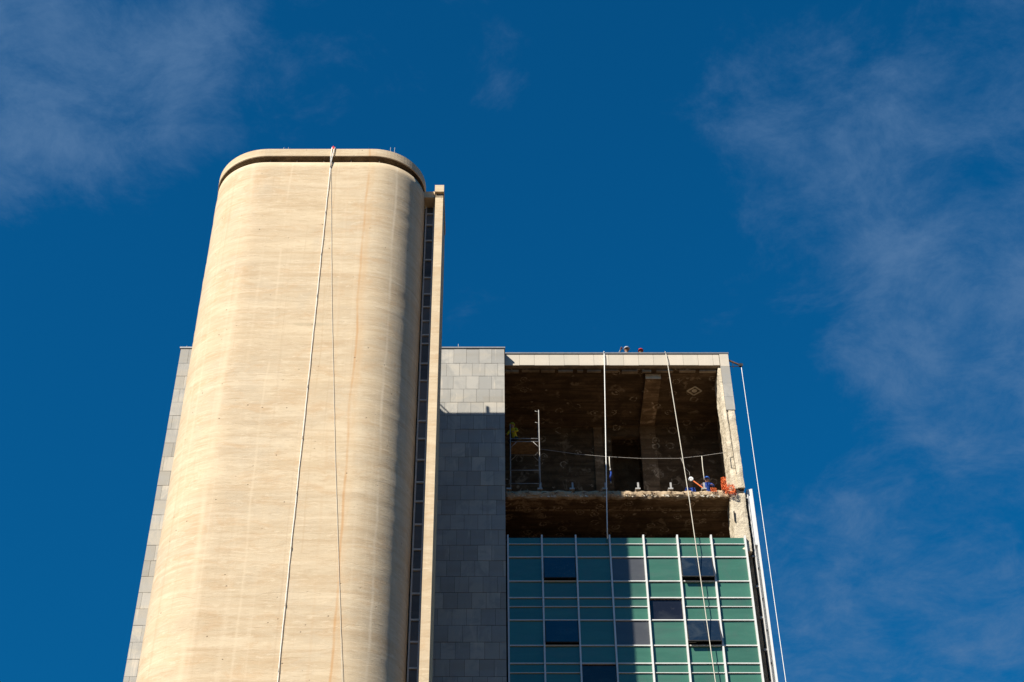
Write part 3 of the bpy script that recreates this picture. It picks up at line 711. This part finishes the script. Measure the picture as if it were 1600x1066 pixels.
# ------------------------------------------------------------------ people
def person(name, label, loc, rz, shirt, trousers, helmet, scale=1., lean=0., lh=None, rh=None, cap=False):
    root = empty(name, loc); root.rotation_euler = (0, 0, rz); root.scale = (scale,)*3
    tag(root, label, 'person')
    V, E, RAD, Z = [], [], [], []
    def v(p, r, zone, par=None):
        V.append(p); RAD.append(r); Z.append(zone)
        if par is not None: E.append((par, len(V)-1))
        return len(V)-1
    L = lean
    pel = v((0,0,.42), .135, 't'); wa = v((0,.05+L*.2,.56), .125, 's', pel); ch = v((0,.12+L*.6,.74), .14, 's', wa); nb = v((0,.17+L,.88), .075, 's', ch)
    nk = v((0,.20+L,.93), .055, 'k', nb); hd = v((0,.225+L,1.00), .085, 'k', nk); hm = v((0,.235+L,1.07), .095, 'k', hd); ht = v((0,.225+L,1.14), .07, 'k', hm)
    v((0,.34+L,1.03), .016, 'k', hd)
    for s_ in (-1, 1):
        v((s_*.10,.22+L,1.04), .018, 'k', hd)
        sh = v((s_*.18,.15+L*.9,.85), .07, 's', nb)
        hand = (lh if s_ < 0 else rh) or (s_*.22,.42+L,.50)
        hand = Vector(hand); sv = Vector(V[sh]); el = (sv+hand)/2 + Vector((s_*.10, -.05, -.06))
        e_ = v(tuple(el), .048, 's', sh); wr = v(tuple(hand), .030, 's', e_)
        d = (hand-el).normalized(); side_ = d.cross(Vector((0,0,1))); side_ = side_.normalized() if side_.length > .1 else Vector((1,0,0))
        pm = v(tuple(hand+d*.06), .034, 'k', wr)
        for q_ in range(4):
            o_ = side_*(q_-1.5)*.021; f1 = v(tuple(hand+d*.125+o_*1.1), .010, 'k', pm); v(tuple(hand+d*(.165+.012*(q_ in (1,2)))+o_*1.1+Vector((0,0,-.02))), .008, 'k', f1)
        t1 = v(tuple(hand+d*.08-side_*.05*s_), .011, 'k', pm); v(tuple(hand+d*.11-side_*.06*s_), .009, 'k', t1)
        hp = v((s_*.10,.03,.38), .105, 't', pel); kn = v((s_*.14,.40,.12), .068, 't', hp); an = v((s_*.12,.0,.08), .05, 't', kn); v((s_*.12,-.16,.05), .04, 'b', an)
    me = bpy.data.meshes.new('body'); me.from_pydata(V, E, [])
    o = bpy.data.objects.new('body', me); C.objects.link(o)
    md = o.modifiers.new('skin', 'SKIN'); md.use_smooth_shade = True
    for i, sv in enumerate(me.skin_vertices[0].data): sv.radius = (RAD[i], RAD[i]); sv.use_root = (i == 0)
    o.modifiers.new('sub', 'SUBSURF').levels = 1
    bpy.context.view_layer.update()
    ev = o.evaluated_get(bpy.context.evaluated_depsgraph_get()); nm = bpy.data.meshes.new_from_object(ev)
    o.modifiers.clear(); o.data = nm; nm.materials.clear()
    for mt in (M['skin'], shirt, trousers, M['black']): nm.materials.append(mt)
    zi = {'k': 0, 's': 1, 't': 2, 'b': 3}
    for p_ in nm.polygons:
        best, bz = 9, 1
        for i, c_ in enumerate(V):
            dd = (p_.center-Vector(c_)).length - RAD[i]
            if dd < best: best, bz = dd, zi[Z[i]]
        p_.material_index = bz; p_.use_smooth = True
    o.parent = root
    hz = (0, .23+L, 1.085)
    prof = [(.135,-.02),(.132,.0),(.128,.03),(.112,.08),(.075,.115),(.03,.13),(.001,.133)]
    hb = MB().lathe(hz, [(.10,-.012)]+prof, 18)
    k = len(hb.v)
    for i in range(9):
        t = R(20+140*i/8)
        hb.v.append((hz[0]+math.cos(t)*.13, hz[1]+math.sin(t)*.13, hz[2]-.005)); hb.v.append((hz[0]+math.cos(t)*.155, hz[1]+math.sin(t)*.20, hz[2]-.022))
    for i in range(8): hb.f.append([k+2*i, k+2*i+1, k+2*i+3, k+2*i+2]); hb.m.append(0)
    me_ = hb.mesh('hard_hat'); me_.materials.append(helmet); ho = bpy.data.objects.new('soft_cap' if cap else 'hard_hat', me_); C.objects.link(ho); ho.parent = root
    me_.polygons.foreach_set('use_smooth', [True]*len(me_.polygons))
    for s_ in (-1, 1):
        em = MB().lathe((s_*.036, .318+L, 1.055), [(.001,-.012),(.012,0),(.001,.012)], 8).mesh('eye'); em.materials.append(M['black']); eo = bpy.data.objects.new('eye', em); C.objects.link(eo); eo.parent = root
    return root
RT = 48.08
c = at(975.5, 548, 57.45); person('person', 'person in a grey cap and pale sleeves leaning over the roof edge', (c.x+.06, 57.72, RT), R(192), M['greycloth'], M['darkcloth'], M['greycloth'], 1.10, .02, None, (.34, .40, .86), True)
c = at(1001, 548, 57.45); person('person', 'person in a red hard hat just showing above the roof edge', (c.x, 57.68, RT), R(180), M['darkcloth'], M['darkcloth'], M['red'], 1.0, 0)
c = at(1105, 750, 57.75); person('person', 'person in blue with a blue hard hat kneeling at the ledge', (c.x, 57.98, FL1), R(176), M['bluecloth'], M['bluecloth'], M['blue'], 1.02, 0, (-.20, .48, .58), (.30, .45, .62))
c = at(801, 680, 58.4); person('person', 'person in yellow crouching on the scaffold deck', (c.x+.12, 58.45, zp+.012), R(150), M['yellow'], M['darkcloth'], M['lime'], 1.0, .05)

# ------------------------------------------------------------------ small things on the ledge
c = at(1079.5, 749, FYP+.0); rp = empty('disc_on_handle', tuple(at(1097, 761, FYP+.02))); tag(rp, 'round white disc on an orange handle leaning out over the ledge', 'tool')
MB().lathe((c.x, FYP-.02, c.z), [(.035,-.02),(.115,-.02),(.125,0),(.115,.02),(.035,.02),(.035,-.02)], 20, 'y').build('disc', M['white'], rp, True)
e1 = at(1098, 762.5, FYP+.05); MB().obox((c.x+.08, FYP+.0, c.z-.07), (e1.x, FYP+.05, e1.z), .03, .055).build('handle', M['orange'], rp)
def crumple(name, cx, y, z, w_, h_, mat, label, cat, nx=9, nz=9, seed=1, amp=.10, wire=.0):
    m = MB()
    for j in range(nz):
        for i in range(nx):
            u, v_ = i/(nx-1)-.5, j/(nz-1)
            p = Vector((cx+u*w_*(1-.25*v_)+.5*amp*noise.noise((u*5+seed, v_*4, 0)), y-amp*.6+amp*1.1*noise.noise((u*6, v_*5, seed)), z+v_*h_+amp*.5*noise.noise((u*5, seed, v_*6))))
            m.v.append(tuple(p))
    for j in range(nz-1):
        for i in range(nx-1): m.f.append([j*nx+i, j*nx+i+1, (j+1)*nx+i+1, (j+1)*nx+i]); m.m.append(0)
    o = m.build(name, mat)
    if wire:
        wd = o.modifiers.new('net', 'WIREFRAME'); wd.thickness = wire; wd.use_even_offset = False
    else:
        sd = o.modifiers.new('thick', 'SOLIDIFY'); sd.thickness = .012
    return tag(o, label, cat)
c = at(1131, 760, FYP); crumple('safety_net', c.x, FYP-.03, FL1-.10, .30, .72, M['orange'], 'crumpled orange safety net hung upright at the pier foot', 'net', 12, 20, 3, .12, .022)
c = at(1141, 772, FYP); crumple('safety_net', c.x, FYP-.10, FL0+.02, .50, .52, M['orange'], 'bunched orange safety net spilling over the ledge corner', 'net', 16, 14, 6, .16, .022)
c = at(1114, 764, FYP); crumple('net_scrap', c.x, FYP-.06, FL0+.18, .30, .22, M['orange'], 'small orange net scrap on the ledge below the blue helmet', 'scrap', 9, 6, 2, .10, .018)
c = at(1078, 760, FYP+.2); crumple('cloth_bundle', c.x, FYP+.25, FL1-.01, .55, .24, M['bluecloth'], 'dark blue cloth bundle on the ledge below the white disc', 'cloth', 10, 7, 5, .10)
